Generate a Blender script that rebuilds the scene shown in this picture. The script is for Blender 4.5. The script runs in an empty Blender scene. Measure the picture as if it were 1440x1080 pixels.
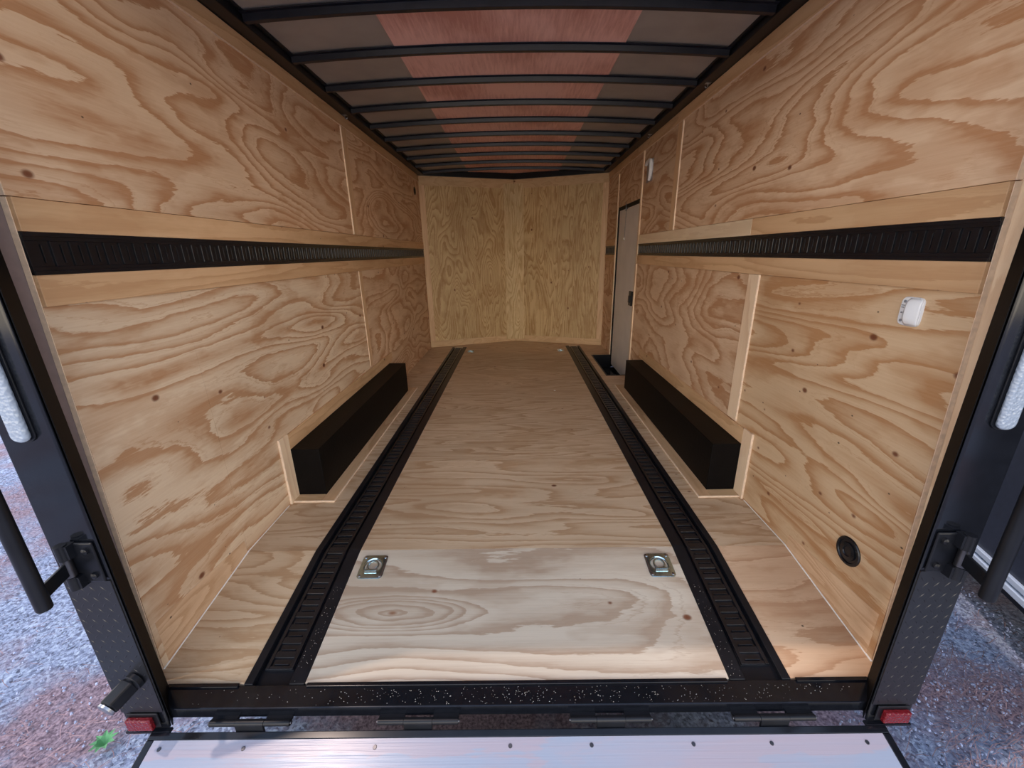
import bpy, math, random
from mathutils import Vector, Matrix
R = random.Random(7)
scn = bpy.context.scene
COL = scn.collection

# ------------------------------------------------------------------ camera, world, sun, exposure
W2 = 1.18          # half inner width
ZC = 2.153         # wall top
YK, ZB = 0.535, 0.081   # where the floor starts to slope down to the rear, and how far
YF, AP = 4.655, 0.41    # front corners and how far the nose point lies beyond them
SH = 0.09          # rear frame depth behind the floor's end
GZ = -0.56         # ground level

def make_camera():
    yaw, pitch, roll, f = -0.0039, 0.3186, -0.0146, 578.5
    cy, sy, cp, sp = math.cos(yaw), math.sin(yaw), math.cos(pitch), math.sin(pitch)
    fw = Vector((sy*cp, cy*cp, -sp)); rt = Vector((cy, -sy, 0)); up = rt.cross(fw)
    r2 = rt*math.cos(roll) + up*math.sin(roll); u2 = -rt*math.sin(roll) + up*math.cos(roll)
    cam = bpy.data.cameras.new('camera'); o = bpy.data.objects.new('camera', cam); COL.objects.link(o)
    m = Matrix((r2, u2, -fw)).transposed().to_4x4(); m.translation = Vector((0.0162, -0.9626, 1.2323))
    o.matrix_world = m
    cam.sensor_width = 36; cam.lens = f/1440*36
    cam.shift_x = -5.97/1440; cam.shift_y = 6.58/1440
    cam.clip_start = 0.02; cam.clip_end = 200
    scn.camera = o
make_camera()

scn.view_settings.view_transform = 'Standard'
scn.view_settings.look = 'None'
scn.view_settings.gamma = 1.0
scn.view_settings.use_curve_mapping = False
scn.view_settings.exposure = 0.35
scn.cycles.max_bounces = 14
scn.cycles.diffuse_bounces = 10
scn.cycles.glossy_bounces = 6
scn.cycles.sample_clamp_indirect = 8

def make_world():
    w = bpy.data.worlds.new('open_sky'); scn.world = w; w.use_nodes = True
    nt = w.node_tree; nt.nodes.clear(); N = nt.nodes.new; L = nt.links.new
    out = N('ShaderNodeOutputWorld'); bg = N('ShaderNodeBackground')
    tc = N('ShaderNodeTexCoord'); sep = N('ShaderNodeSeparateXYZ'); L(tc.outputs['Generated'], sep.inputs[0])
    el = N('ShaderNodeValToRGB'); L(sep.outputs['Z'], el.inputs[0])
    cr = el.color_ramp; cr.elements[0].position = 0.0; cr.elements[0].color = (1.75, 1.52, 1.22, 1)
    cr.elements[1].position = 1.0; cr.elements[1].color = (0.34, 0.47, 0.76, 1)
    e = cr.elements.new(0.45); e.color = (0.72, 0.82, 1.0, 1)
    e = cr.elements.new(0.20); e.color = (1.65, 1.55, 1.42, 1)
    # lobe added to the low sky (towards -y) to light the far interior
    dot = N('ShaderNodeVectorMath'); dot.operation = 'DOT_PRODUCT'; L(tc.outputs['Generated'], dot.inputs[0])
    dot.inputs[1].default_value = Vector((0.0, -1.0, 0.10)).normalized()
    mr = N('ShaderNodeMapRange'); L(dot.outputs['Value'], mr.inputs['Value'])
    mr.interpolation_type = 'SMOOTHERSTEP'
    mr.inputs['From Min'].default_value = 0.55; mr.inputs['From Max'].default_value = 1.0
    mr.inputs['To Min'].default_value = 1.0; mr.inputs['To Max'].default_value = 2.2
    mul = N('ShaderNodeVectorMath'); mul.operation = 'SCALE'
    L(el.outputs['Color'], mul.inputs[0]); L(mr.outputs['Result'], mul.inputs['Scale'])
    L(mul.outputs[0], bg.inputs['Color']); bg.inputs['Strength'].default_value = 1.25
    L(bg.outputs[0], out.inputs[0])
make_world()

def make_sun():
    s = bpy.data.lights.new('sun', 'SUN'); s.energy = 1.0; s.angle = math.radians(1.0); s.color = (1.0, 0.78, 0.66)
    o = bpy.data.objects.new('sun', s); COL.objects.link(o)
    d = Vector((0.36, 0.095, -1.0)).normalized()
    o.rotation_euler = d.to_track_quat('-Z', 'Y').to_euler(); o.location = (-2, -2, 6)
make_sun()

# ------------------------------------------------------------------ helpers
class MB:
    def __init__(s): s.v = []; s.f = []
    def box(s, x0, x1, y0, y1, z0, z1, fn=None, ny=1):
        ys = [y0 + (y1-y0)*i/ny for i in range(ny+1)]
        b = len(s.v)
        for y in ys:
            for x, z in ((x0, z0), (x1, z0), (x1, z1), (x0, z1)): s.v.append((x, y, z))
        s.f.append((b, b+1, b+2, b+3))
        for i in range(ny):
            c = b + 4*i
            for k in range(4):
                k2 = (k+1) % 4
                s.f.append((c+k, c+4+k, c+4+k2, c+k2))
        e = b + 4*ny
        s.f.append((e+3, e+2, e+1, e))
        if fn:
            for i in range(b, len(s.v)): s.v[i] = fn(*s.v[i])
        return s
    def prism(s, pts, a0, a1, axis='y'):
        # closed polygon swept along axis; pts are the two other coordinates in xyz order
        b = len(s.v); n = len(pts)
        for a in (a0, a1):
            for p, q in pts:
                s.v.append({'x': (a, p, q), 'y': (p, a, q), 'z': (p, q, a)}[axis])
        s.f.append(tuple(range(b, b+n))); s.f.append(tuple(range(b+2*n-1, b+n-1, -1)))
        for i in range(n):
            j = (i+1) % n; s.f.append((b+i, b+n+i, b+n+j, b+j))
        return s
    def tube(s, path, r, n=16, r_in=None, caps=True):
        P = [Vector(p) for p in path]; b = len(s.v)
        up = None
        for i, p in enumerate(P):
            t = (P[min(i+1, len(P)-1)] - P[max(i-1, 0)]).normalized()
            if up is None: up = t.orthogonal().normalized()
            else: up = (up - t*up.dot(t)).normalized()
            w = t.cross(up); rr = r[i] if isinstance(r, (list, tuple)) else r
            for k in range(n):
                a = 2*math.pi*k/n; s.v.append(tuple(p + up*math.cos(a)*rr + w*math.sin(a)*rr))
        for i in range(len(P)-1):
            for k in range(n):
                k2 = (k+1) % n; s.f.append((b+i*n+k, b+i*n+k2, b+(i+1)*n+k2, b+(i+1)*n+k))
        if caps:
            s.f.append(tuple(b+k for k in range(n-1, -1, -1)))
            e = b+(len(P)-1)*n; s.f.append(tuple(e+k for k in range(n)))
        return s
    def lathe(s, prof, c, axis, n=32):
        # prof: (radius, height) list from centre out; axis unit vector
        A = Vector(axis).normalized(); U = A.orthogonal().normalized(); V = A.cross(U); c = Vector(c); b = len(s.v)
        for r, h in prof:
            for k in range(n):
                a = 2*math.pi*k/n; s.v.append(tuple(c + A*h + (U*math.cos(a)+V*math.sin(a))*r))
        for i in range(len(prof)-1):
            for k in range(n):
                k2 = (k+1) % n; s.f.append((b+i*n+k, b+i*n+k2, b+(i+1)*n+k2, b+(i+1)*n+k))
        s.f.append(tuple(b+k for k in range(n-1, -1, -1)))
        e = b+(len(prof)-1)*n; s.f.append(tuple(e+k for k in range(n)))
        return s
    def xf(s, fn, start=0):
        for i in range(start, len(s.v)): s.v[i] = tuple(fn(*s.v[i]))
        return s
    def build(s, name, m, parent=None, bevel=0, smooth=False, seg=2, origin=None):
        me = bpy.data.meshes.new(name)
        vs = s.v
        if origin is not None: vs = [(a-origin[0], b-origin[1], c-origin[2]) for a, b, c in vs]
        me.from_pydata(vs, [], s.f); me.materials.append(m)
        import bmesh
        bm = bmesh.new(); bm.from_mesh(me); bmesh.ops.recalc_face_normals(bm, faces=bm.faces); bm.to_mesh(me); bm.free()
        o = bpy.data.objects.new(name, me); COL.objects.link(o)
        if origin is not None: o.location = origin
        if parent is not None:
            o.parent = parent
            if origin is not None: o.location = Vector(origin)
            o.matrix_parent_inverse = Matrix.Translation(-parent.location) if parent.type == 'EMPTY' else Matrix.Identity(4)
        if bevel:
            b = o.modifiers.new('bevel', 'BEVEL'); b.width = bevel; b.segments = seg; b.limit_method = 'ANGLE'; b.angle_limit = math.radians(35)
        if smooth:
            for p in me.polygons: p.use_smooth = True
            try: me.set_sharp_from_angle(angle=math.radians(40))
            except Exception: pass
        return o

def empty(name, loc=(0, 0, 0)):
    o = bpy.data.objects.new(name, None); COL.objects.link(o); o.location = loc; o.empty_display_size = 0.05
    return o
def tag(o, label=None, cat=None, group=None, kind=None):
    if label: o['label'] = label
    if cat: o['category'] = cat
    if group: o['group'] = group
    if kind: o['kind'] = kind
    return o
def structure(name, label=None, cat=None, loc=(0, 0, 0)):
    return tag(empty(name, loc), label, cat, kind='structure')
def fz(y):                       # floor height along the trailer
    return 0.0 if y >= YK else (-ZB if y <= 0 else -ZB*(1-y/YK))
def onfloor(x, y, z): return (x, y, z + fz(y))

# ------------------------------------------------------------------ materials
def mat(name):
    m = bpy.data.materials.new(name); m.use_nodes = True; nt = m.node_tree
    return m, nt, nt.nodes['Principled BSDF']
def plain(name, col, rough=0.5, metal=0.0, noise=0.0, nscale=40, bump=0.0, bscale=200, coat=0.0, spec=0.5):
    m, nt, b = mat(name); N = nt.nodes.new; L = nt.links.new
    b.inputs['Base Color'].default_value = (*col, 1); b.inputs['Roughness'].default_value = rough
    b.inputs['Metallic'].default_value = metal; b.inputs['Coat Weight'].default_value = coat
    b.inputs['Specular IOR Level'].default_value = spec
    tc = N('ShaderNodeTexCoord')
    if noise:
        n = N('ShaderNodeTexNoise'); n.inputs['Scale'].default_value = nscale; n.inputs['Detail'].default_value = 5
        L(tc.outputs['Object'], n.inputs['Vector'])
        mr = N('ShaderNodeMapRange'); L(n.outputs['Fac'], mr.inputs['Value'])
        mr.inputs['From Min'].default_value = 0.3; mr.inputs['From Max'].default_value = 0.7
        mr.inputs['To Min'].default_value = 1-noise; mr.inputs['To Max'].default_value = 1+noise
        v = N('ShaderNodeVectorMath'); v.operation = 'SCALE'; v.inputs[0].default_value = col
        L(mr.outputs[0], v.inputs['Scale']); L(v.outputs[0], b.inputs['Base Color'])
    if bump:
        n2 = N('ShaderNodeTexNoise'); n2.inputs['Scale'].default_value = bscale; n2.inputs['Detail'].default_value = 3
        L(tc.outputs['Object'], n2.inputs['Vector'])
        bp = N('ShaderNodeBump'); bp.inputs['Strength'].default_value = bump; bp.inputs['Distance'].default_value = 0.004
        L(n2.outputs['Fac'], bp.inputs['Height']); L(bp.outputs[0], b.inputs['Normal'])
    return m

def plywood(name, grain, seed, pale=(0.66, 0.47, 0.29), dark=(0.47, 0.245, 0.115), bands=7.0, size=1.0, stretch=5.0,
            knots=0.35, rough=0.5, contrast=1.0, spec=0.35, ch=1.0, plane='yz', eye=None):
    """pine plywood: pale early wood crossed by wavy orange late-wood contours that run along `grain`"""
    m, nt, b = mat(name); N = nt.nodes.new; L = nt.links.new
    def math_(op, a, c=None, clamp=False):
        n = N('ShaderNodeMath'); n.operation = op; n.use_clamp = clamp
        for i, x in enumerate((a, c)):
            if x is None: continue
            if isinstance(x, (int, float)): n.inputs[i].default_value = x
            else: L(x, n.inputs[i])
        return n.outputs[0]
    def ramp(src, pts):
        r = N('ShaderNodeValToRGB'); L(src, r.inputs[0]); cr = r.color_ramp
        cr.elements[0].position, c0 = pts[0][0], pts[0][1]; cr.elements[0].color = (c0, c0, c0, 1)
        cr.elements[1].position, c1 = pts[-1][0], pts[-1][1]; cr.elements[1].color = (c1, c1, c1, 1)
        for p, c in pts[1:-1]:
            e = cr.elements.new(p); e.color = (c, c, c, 1)
        return r.outputs['Color']
    tc = N('ShaderNodeTexCoord')
    def coords(su, sv, off):
        mp = N('ShaderNodeMapping'); L(tc.outputs['Object'], mp.inputs['Vector'])
        sc = {'x': (su, sv, sv), 'y': (sv, su, sv), 'z': (sv, sv, su)}[grain]
        mp.inputs['Scale'].default_value = sc
        mp.inputs['Location'].default_value = (seed*3.17+off, seed*1.73+off*2, seed*2.31-off)
        return mp.outputs[0]
    def noise(vec, scale, detail, rough_=0.5, dist=0.0):
        n = N('ShaderNodeTexNoise'); n.inputs['Scale'].default_value = scale; n.inputs['Detail'].default_value = detail
        n.inputs['Roughness'].default_value = rough_; n.inputs['Distortion'].default_value = dist; L(vec, n.inputs['Vector'])
        return n.outputs['Fac']
    k = 1.0/size
    c = coords(k, k*stretch, 0)
    # gentle large warp so that the contours wander and close into ovals
    big = noise(c, 0.62, 1.2, 0.45, 0.35)
    wob = noise(coords(k*1.6, k*9, 4), 2.2, 3, 0.6)
    jag = noise(coords(k*7, k*60, 9), 1.6, 3, 0.7)
    h = math_('MULTIPLY', big, bands*1.9)
    h = math_('ADD', h, math_('MULTIPLY', wob, 0.75))
    h = math_('ADD', h, math_('MULTIPLY', jag, 0.36))
    if eye:                      # a knot with long oval rings around it
        (ex, ey), (ea, eb), rings = eye
        sx = N('ShaderNodeSeparateXYZ'); L(tc.outputs['Object'], sx.inputs[0])
        qx = math_('DIVIDE', math_('SUBTRACT', sx.outputs['X'], ex), ea); qy = math_('DIVIDE', math_('SUBTRACT', sx.outputs['Y'], ey), eb)
        di = math_('SQRT', math_('ADD', math_('ADD', math_('MULTIPLY', qx, qx), math_('MULTIPLY', qy, qy)), 0.0004))
        di2 = math_('ADD', di, math_('MULTIPLY', math_('SUBTRACT', wob, 0.5), 0.35))
        wgt = ramp(math_('MULTIPLY', di, 0.5), [(0.0, 1.0), (0.32, 1.0), (0.62, 0.0)])
        ringh = math_('ADD', math_('MULTIPLY', di2, rings), math_('MULTIPLY', jag, 0.3))
        h = math_('ADD', math_('MULTIPLY', h, math_('SUBTRACT', 1.0, wgt)), math_('MULTIPLY', ringh, wgt))
    fr = math_('FRACT', h)
    band = ramp(fr, [(0.0, 0.05), (0.30, 0.10), (0.62, 0.42), (0.86, 0.92), (0.955, 1.0), (1.0, 0.05)])
    h2 = math_('FRACT', math_('ADD', math_('MULTIPLY', h, 2.7), math_('MULTIPLY', jag, 0.5)))
    thin = ramp(h2, [(0.0, 0.0), (0.7, 0.12), (0.93, 1.0), (1.0, 0.0)])
    where = ramp(noise(coords(k*0.9, k*2.2, 14), 1.1, 1.5), [(0.38, 0.0), (0.58, 1.0)])
    sel = math_('MULTIPLY', thin, math_('MULTIPLY', where, 0.55))
    patch = ramp(noise(coords(k*1.3, k*3.5, 21), 1.4, 4, 0.62), [(0.50, 0.0), (0.56, 0.75), (0.72, 1.0)])
    f1 = math_('MAXIMUM', band, sel)
    f1 = math_('ADD', f1, math_('MULTIPLY', patch, 0.42), True)
    fib = noise(coords(k*3.0, 170*ch, 31), 1.0, 3, 0.6)
    f1 = math_('ADD', math_('MULTIPLY', f1, 0.90*contrast), math_('MULTIPLY', math_('SUBTRACT', fib, 0.5), 0.42), True)
    mix = N('ShaderNodeMix'); mix.data_type = 'RGBA'; L(f1, mix.inputs['Factor'])
    mix.inputs['A'].default_value = (*pale, 1); mix.inputs['B'].default_value = (*dark, 1)
    # broad tone drift of the veneer
    dr = noise(coords(0.8, 1.1, 44), 0.9, 2)
    mr = N('ShaderNodeMapRange'); L(dr, mr.inputs['Value']); mr.inputs['From Min'].default_value = 0.3; mr.inputs['From Max'].default_value = 0.7
    mr.inputs['To Min'].default_value = 0.88; mr.inputs['To Max'].default_value = 1.10
    sc = N('ShaderNodeVectorMath'); sc.operation = 'SCALE'; L(mix.outputs['Result'], sc.inputs[0]); L(mr.outputs[0], sc.inputs['Scale'])
    col = sc.outputs[0]
    # knots and small dark pin marks, laid out in the plane of the sheet
    def flat(sc_, off):
        sp = N('ShaderNodeSeparateXYZ'); L(tc.outputs['Object'], sp.inputs[0]); cb = N('ShaderNodeCombineXYZ')
        for i_, ax in enumerate(plane):
            L(math_('ADD', math_('MULTIPLY', sp.outputs[ax.upper()], sc_*(0.72 if ax == grain else 1.0)), seed*1.37+off), cb.inputs[i_])
        return cb.outputs[0]
    def dots(sc_, off, r0, r1, share, colour, col):
        vo = N('ShaderNodeTexVoronoi'); vo.voronoi_dimensions = '2D'; vo.inputs['Scale'].default_value = 1.0
        L(flat(sc_, off), vo.inputs['Vector'])
        sp = N('ShaderNodeSeparateColor'); L(vo.outputs['Color'], sp.inputs[0])
        near = ramp(math_('ADD', vo.outputs['Distance'], math_('MULTIPLY', math_('SUBTRACT', 1.0, sp.outputs[1]), r0)), [(0.0, 1.0), (r0, 0.9), (r1, 0.0)])
        kf = math_('MULTIPLY', near, math_('LESS_THAN', sp.outputs[0], share))
        mk = N('ShaderNodeMix'); mk.data_type = 'RGBA'; L(kf, mk.inputs['Factor']); L(col, mk.inputs['A'])
        mk.inputs['B'].default_value = (*colour, 1); return mk.outputs['Result']
    if knots:
        col = dots(4.2, 2.0, 0.034, 0.060, knots, (0.16, 0.05, 0.022), col)
        col = dots(5.5, 7.0, 0.012, 0.024, knots*0.7, (0.05, 0.03, 0.02), col)
    if eye:
        core = ramp(math_('SQRT', math_('ADD', math_('MULTIPLY', math_('MULTIPLY', qx, qx), 36.0), math_('MULTIPLY', math_('MULTIPLY', qy, qy), 9.0))), [(0.0, 1.0), (0.16, 0.75), (0.36, 0.0)])
        mk = N('ShaderNodeMix'); mk.data_type = 'RGBA'; L(core, mk.inputs['Factor']); L(col, mk.inputs['A']); mk.inputs['B'].default_value = (0.22, 0.10, 0.05, 1); col = mk.outputs['Result']
    L(col, b.inputs['Base Color'])
    b.inputs['Roughness'].default_value = rough; b.inputs['Specular IOR Level'].default_value = spec
    bp = N('ShaderNodeBump'); bp.inputs['Strength'].default_value = 0.25; bp.inputs['Distance'].default_value = 0.002
    L(fib, bp.inputs['Height']); L(bp.outputs[0], b.inputs['Normal'])
    return m

def ply(grain, seed, **k):
    k.setdefault('plane', {'x': 'xy', 'y': 'yz', 'z': 'xz'}[grain])
    return plywood('pine_plywood_%02d' % seed, grain, seed, **k)
LW = dict(pale=(0.72, 0.53, 0.36), dark=(0.45, 0.225, 0.105))
M = {}
M['batten_y'] = plywood('pine_board_lengthwise', 'y', 71, pale=(0.66, 0.44, 0.25), dark=(0.47, 0.26, 0.125), stretch=14, bands=3, knots=0.2, contrast=0.7)
M['batten_z'] = plywood('pine_board_upright', 'z', 72, pale=(0.68, 0.47, 0.28), dark=(0.50, 0.29, 0.15), stretch=14, bands=3, knots=0.2, contrast=0.6)
M['batten_x'] = plywood('pine_board_crosswise', 'x', 73, plane='xz', pale=(0.66, 0.46, 0.26), dark=(0.50, 0.30, 0.15), stretch=14, bands=3, knots=0.1, contrast=0.6)
M['pale_z'] = plywood('pale_pine_upright', 'z', 74, pale=(0.80, 0.62, 0.43), dark=(0.62, 0.40, 0.24), stretch=10, bands=3, knots=0.0, contrast=0.6)
M['pale_y'] = plywood('pale_pine_lengthwise', 'y', 75, pale=(0.78, 0.63, 0.44), dark=(0.62, 0.44, 0.27), stretch=10, bands=3, knots=0.0, contrast=0.4)
M['gloss_black'] = plain('gloss_black_paint', (0.006, 0.007, 0.010), 0.12, noise=0.2, spec=0.4)
M['satin_black'] = plain('satin_black_steel', (0.006, 0.007, 0.010), 0.36, noise=0.25, nscale=20, spec=0.3)
M['bow_black'] = plain('black_roof_steel', (0.009, 0.011, 0.018), 0.35, noise=0.2, nscale=20, spec=0.3)
M['matte_black'] = plain('matte_black_coating', (0.0028, 0.0023, 0.0024), 0.5, noise=0.35, nscale=9, bump=0.2, bscale=90, spec=0.12)
M['return_black'] = plain('flat_black_paint', (0.003, 0.003, 0.004), 0.6, spec=0.06)
M['track_black'] = plain('black_track_steel', (0.006, 0.007, 0.010), 0.27, noise=0.3, nscale=30, spec=0.5)
M['roof_sheet'] = plain('grey_roof_sheet', (0.33, 0.305, 0.27), 0.5, noise=0.10, nscale=6, metal=0.0)
M['zinc'] = plain('zinc_plated_steel', (0.46, 0.62, 0.68), 0.22, metal=1.0, noise=0.12, nscale=60)
M['white_plastic'] = plain('white_plastic', (0.80, 0.82, 0.84), 0.35)
M['edge_wood'] = plain('pale_lit_plywood_edge', (0.76, 0.59, 0.43), 0.6, noise=0.12, nscale=60)
M['vent_shade'] = plain('shaded_vent_inside', (0.30, 0.27, 0.26), 0.6)  # shaded inside of the upper vent hood, put into the colour
M['grey_mark'] = plain('grey_print', (0.22, 0.24, 0.27), 0.5)
M['door_skin'] = plain('grey_door_skin', (0.70, 0.67, 0.64), 0.5, noise=0.06, nscale=5)
M['grey_lining'] = plain('grey_metal_lining', (0.20, 0.155, 0.15), 0.45, noise=0.08)
M['steel'] = plain('bare_steel', (0.42, 0.43, 0.45), 0.3, metal=1.0, noise=0.2)
M['dark_steel'] = plain('dark_pin_steel', (0.09, 0.09, 0.10), 0.3, metal=0.9, noise=0.2)
M['caulk'] = plain('white_caulk', (0.78, 0.78, 0.76), 0.5)
M['pink_wood_y'] = None

def luan():
    m, nt, b = mat('reddish_luan_veneer'); N = nt.nodes.new; L = nt.links.new
    tc = N('ShaderNodeTexCoord'); mp = N('ShaderNodeMapping'); L(tc.outputs['Object'], mp.inputs[0]); mp.inputs['Scale'].default_value = (70, 6, 10)
    n = N('ShaderNodeTexNoise'); n.inputs['Scale'].default_value = 1; n.inputs['Detail'].default_value = 5; n.inputs['Roughness'].default_value = 0.65
    L(mp.outputs[0], n.inputs['Vector'])
    n2 = N('ShaderNodeTexNoise'); n2.inputs['Scale'].default_value = 2.2; n2.inputs['Detail'].default_value = 2; L(tc.outputs['Object'], n2.inputs['Vector'])
    ad = N('ShaderNodeMath'); ad.operation = 'MULTIPLY_ADD'; L(n.outputs['Fac'], ad.inputs[0]); ad.inputs[1].default_value = 0.8
    L(n2.outputs['Fac'], ad.inputs[2])
    r = N('ShaderNodeValToRGB'); L(ad.outputs[0], r.inputs[0]); r.color_ramp.elements[0].position = 0.65; r.color_ramp.elements[0].color = (0.56, 0.27, 0.22, 1)
    r.color_ramp.elements[1].position = 1.1; r.color_ramp.elements[1].color = (0.82, 0.50, 0.43, 1)
    L(r.outputs[0], b.inputs['Base Color']); b.inputs['Roughness'].default_value = 0.5
    return m
M['luan'] = luan()

def diamond():
    m, nt, b = mat('black_diamond_plate'); 
    b.inputs['Base Color'].default_value = (0.012, 0.013, 0.017, 1); b.inputs['Roughness'].default_value = 0.30; b.inputs['Specular IOR Level'].default_value = 0.35
    return m
M['diamond'] = diamond()

def lens(name, col, rough=0.1):
    m, nt, b = mat(name); N = nt.nodes.new; L = nt.links.new
    b.inputs['Base Color'].default_value = (*col, 1); b.inputs['Roughness'].default_value = rough
    b.inputs['Coat Weight'].default_value = 0.3
    tc = N('ShaderNodeTexCoord'); v = N('ShaderNodeTexVoronoi'); v.inputs['Scale'].default_value = 130
    L(tc.outputs['Object'], v.inputs['Vector']); bp = N('ShaderNodeBump'); bp.inputs['Strength'].default_value = 0.6
    bp.inputs['Distance'].default_value = 0.003; L(v.outputs['Distance'], bp.inputs['Height']); L(bp.outputs[0], b.inputs['Normal'])
    return m
M['clear_lens'] = lens('clear_ribbed_lens', (0.30, 0.36, 0.45))
M['red_lens'] = lens('red_reflector_lens', (0.13, 0.006, 0.010))

def ground_mat():
    m, nt, b = mat('blue_grey_gravel_with_pine_straw'); N = nt.nodes.new; L = nt.links.new
    tc = N('ShaderNodeTexCoord')
    v = N('ShaderNodeTexVoronoi'); v.inputs['Scale'].default_value = 95; L(tc.outputs['Object'], v.inputs['Vector'])
    n = N('ShaderNodeTexNoise'); n.inputs['Scale'].default_value = 38; n.inputs['Detail'].default_value = 8; n.inputs['Roughness'].default_value = 0.75
    L(tc.outputs['Object'], n.inputs['Vector'])
    sp = N('ShaderNodeSeparateColor'); L(v.outputs['Color'], sp.inputs[0])
    md = N('ShaderNodeMath'); md.operation = 'MULTIPLY_ADD'; L(sp.outputs[0], md.inputs[0]); md.inputs[1].default_value = 0.35; L(n.outputs['Fac'], md.inputs[2])
    r = N('ShaderNodeValToRGB'); L(md.outputs[0], r.inputs[0]); cr = r.color_ramp
    cr.elements[0].position = 0.42; cr.elements[0].color = (0.07, 0.08, 0.13, 1); cr.elements[1].position = 0.95; cr.elements[1].color = (0.70, 0.82, 1.0, 1)
    e = cr.elements.new(0.66); e.color = (0.33, 0.40, 0.60, 1)
    n2 = N('ShaderNodeTexNoise'); n2.inputs['Scale'].default_value = 1.5; n2.inputs['Detail'].default_value = 4; n2.inputs['Roughness'].default_value = 0.6
    L(tc.outputs['Object'], n2.inputs['Vector'])
    r2 = N('ShaderNodeValToRGB'); L(n2.outputs['Fac'], r2.inputs[0]); r2.color_ramp.elements[0].position = 0.47; r2.color_ramp.elements[1].position = 0.60
    n3 = N('ShaderNodeTexNoise'); n3.inputs['Scale'].default_value = 90; n3.inputs['Detail'].default_value = 6; L(tc.outputs['Object'], n3.inputs['Vector'])
    r3 = N('ShaderNodeValToRGB'); L(n3.outputs['Fac'], r3.inputs[0]); r3.color_ramp.elements[0].position = 0.35; r3.color_ramp.elements[0].color = (0.15, 0.10, 0.14, 1)
    r3.color_ramp.elements[1].position = 0.7; r3.color_ramp.elements[1].color = (0.58, 0.44, 0.52, 1)
    mx = N('ShaderNodeMix'); mx.data_type = 'RGBA'; L(r2.outputs[0], mx.inputs['Factor']); L(r.outputs[0], mx.inputs['A']); L(r3.outputs[0], mx.inputs['B'])
    L(mx.outputs['Result'], b.inputs['Base Color']); b.inputs['Roughness'].default_value = 0.9
    bp = N('ShaderNodeBump'); bp.inputs['Strength'].default_value = 0.9; bp.inputs['Distance'].default_value = 0.02
    L(md.outputs[0], bp.inputs['Height']); L(bp.outputs[0], b.inputs['Normal'])
    return m
M['ground'] = ground_mat()
M['straw'] = plain('pine_straw', (0.34, 0.22, 0.23), 0.8, noise=0.5, nscale=3)
M['stone'] = plain('grey_gravel_stone', (0.36, 0.41, 0.58), 0.85, noise=0.5, nscale=6)
M['wood_chip'] = plain('pale_sawdust', (0.75, 0.72, 0.66), 0.8)
M['neighbour_panel'] = plain('charcoal_metal_skin', (0.030, 0.036, 0.055), 0.35, noise=0.15, bump=0.08, bscale=60)
M['alu'] = plain('glow_tinted_aluminium_rail', (0.66, 0.76, 0.90), 0.35, metal=0.15)  # blue-white glow of the rail is put into its base colour
M['leaf'] = plain('green_leaf', (0.10, 0.32, 0.13), 0.6)
M['rubber'] = plain('black_tyre_rubber', (0.012, 0.012, 0.013), 0.8)

# ------------------------------------------------------------------ floor
floor = structure('floor', 'pine plywood trailer floor between the two wooden side walls')
G = 0.0012
def floor_piece(x0, x1, y0, y1, m, parent=floor):
    b = MB(); b.box(x0+G/2, x1-G/2, y0+G/2, y1-G/2, -0.02, 0, fn=onfloor, ny=1)
    return b.build('floor_panel', m, parent)
FK = dict(pale=(0.64, 0.49, 0.33), dark=(0.44, 0.275, 0.15), rough=0.42, spec=0.45)
RI, RO = 0.685, 0.882
floor_piece(-RI, RI, 0.004, YK, plywood('pine_plywood_rear_floor', 'x', 3, bands=8.5, size=1.05, stretch=3.6, knots=0.25, pale=(0.60, 0.53, 0.43), dark=(0.38, 0.28, 0.20), rough=0.36, spec=0.5, plane='xy', eye=((-0.465, 0.240), (0.36, 0.080), 4.6)))
fm = [ply('x', 4, bands=6.5, size=0.95, stretch=6, knots=0.12, **FK), ply('x', 5, bands=8, size=0.8, stretch=9, knots=0.12, **FK)]
cuts = [YK, 1.35, 2.57, 3.79, YF]
for i in range(4): floor_piece(-RI, RI, cuts[i], cuts[i+1], fm[0] if i == 0 else fm[1])
side_l = [ply('x', 6, bands=6, size=0.6, stretch=5, knots=0.15, **FK), ply('x', 7, bands=7, size=0.7, stretch=7, knots=0.15, **FK)]
floor_piece(-W2, -RO, 0.004, YK, side_l[0]); floor_piece(-W2, -RO, YK, 1.75, side_l[0]); floor_piece(-W2, -RO, 1.75, YF, side_l[1])
side_r = [ply('x', 8, bands=5, size=0.7, stretch=5, knots=0.25, pale=(0.67, 0.47, 0.31), dark=(0.48, 0.28, 0.16), rough=0.42), ply('x', 9, bands=7, size=0.7, stretch=7, knots=0.15, **FK)]
floor_piece(RO, W2, 0.004, YK, side_r[0]); floor_piece(RO, W2, YK, 1.75, side_r[1]); floor_piece(RO, W2, 1.75, 3.17, side_r[1])
floor_piece(RO, 0.945, 3.17, 4.09, side_r[1]); floor_piece(RO, W2, 4.09, YF, side_r[1])
b = MB(); b.prism([(-W2, YF+G), (W2, YF+G), (0, YF+AP)], -0.02, 0, 'z'); b.build('floor_panel', fm[1], floor)
# steel sub-frame under the sheets so that no light comes through
b = MB(); b.box(-1.20, 0.94, 0.0, 5.15, -0.06, -0.035, fn=onfloor, ny=24); b.box(0.94, 1.20, 0.0, 3.16, -0.06, -0.035, fn=onfloor, ny=12); b.box(0.94, 1.20, 4.10, 5.15, -0.06, -0.035)
b.build('floor_frame', M['satin_black'], floor)

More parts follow.
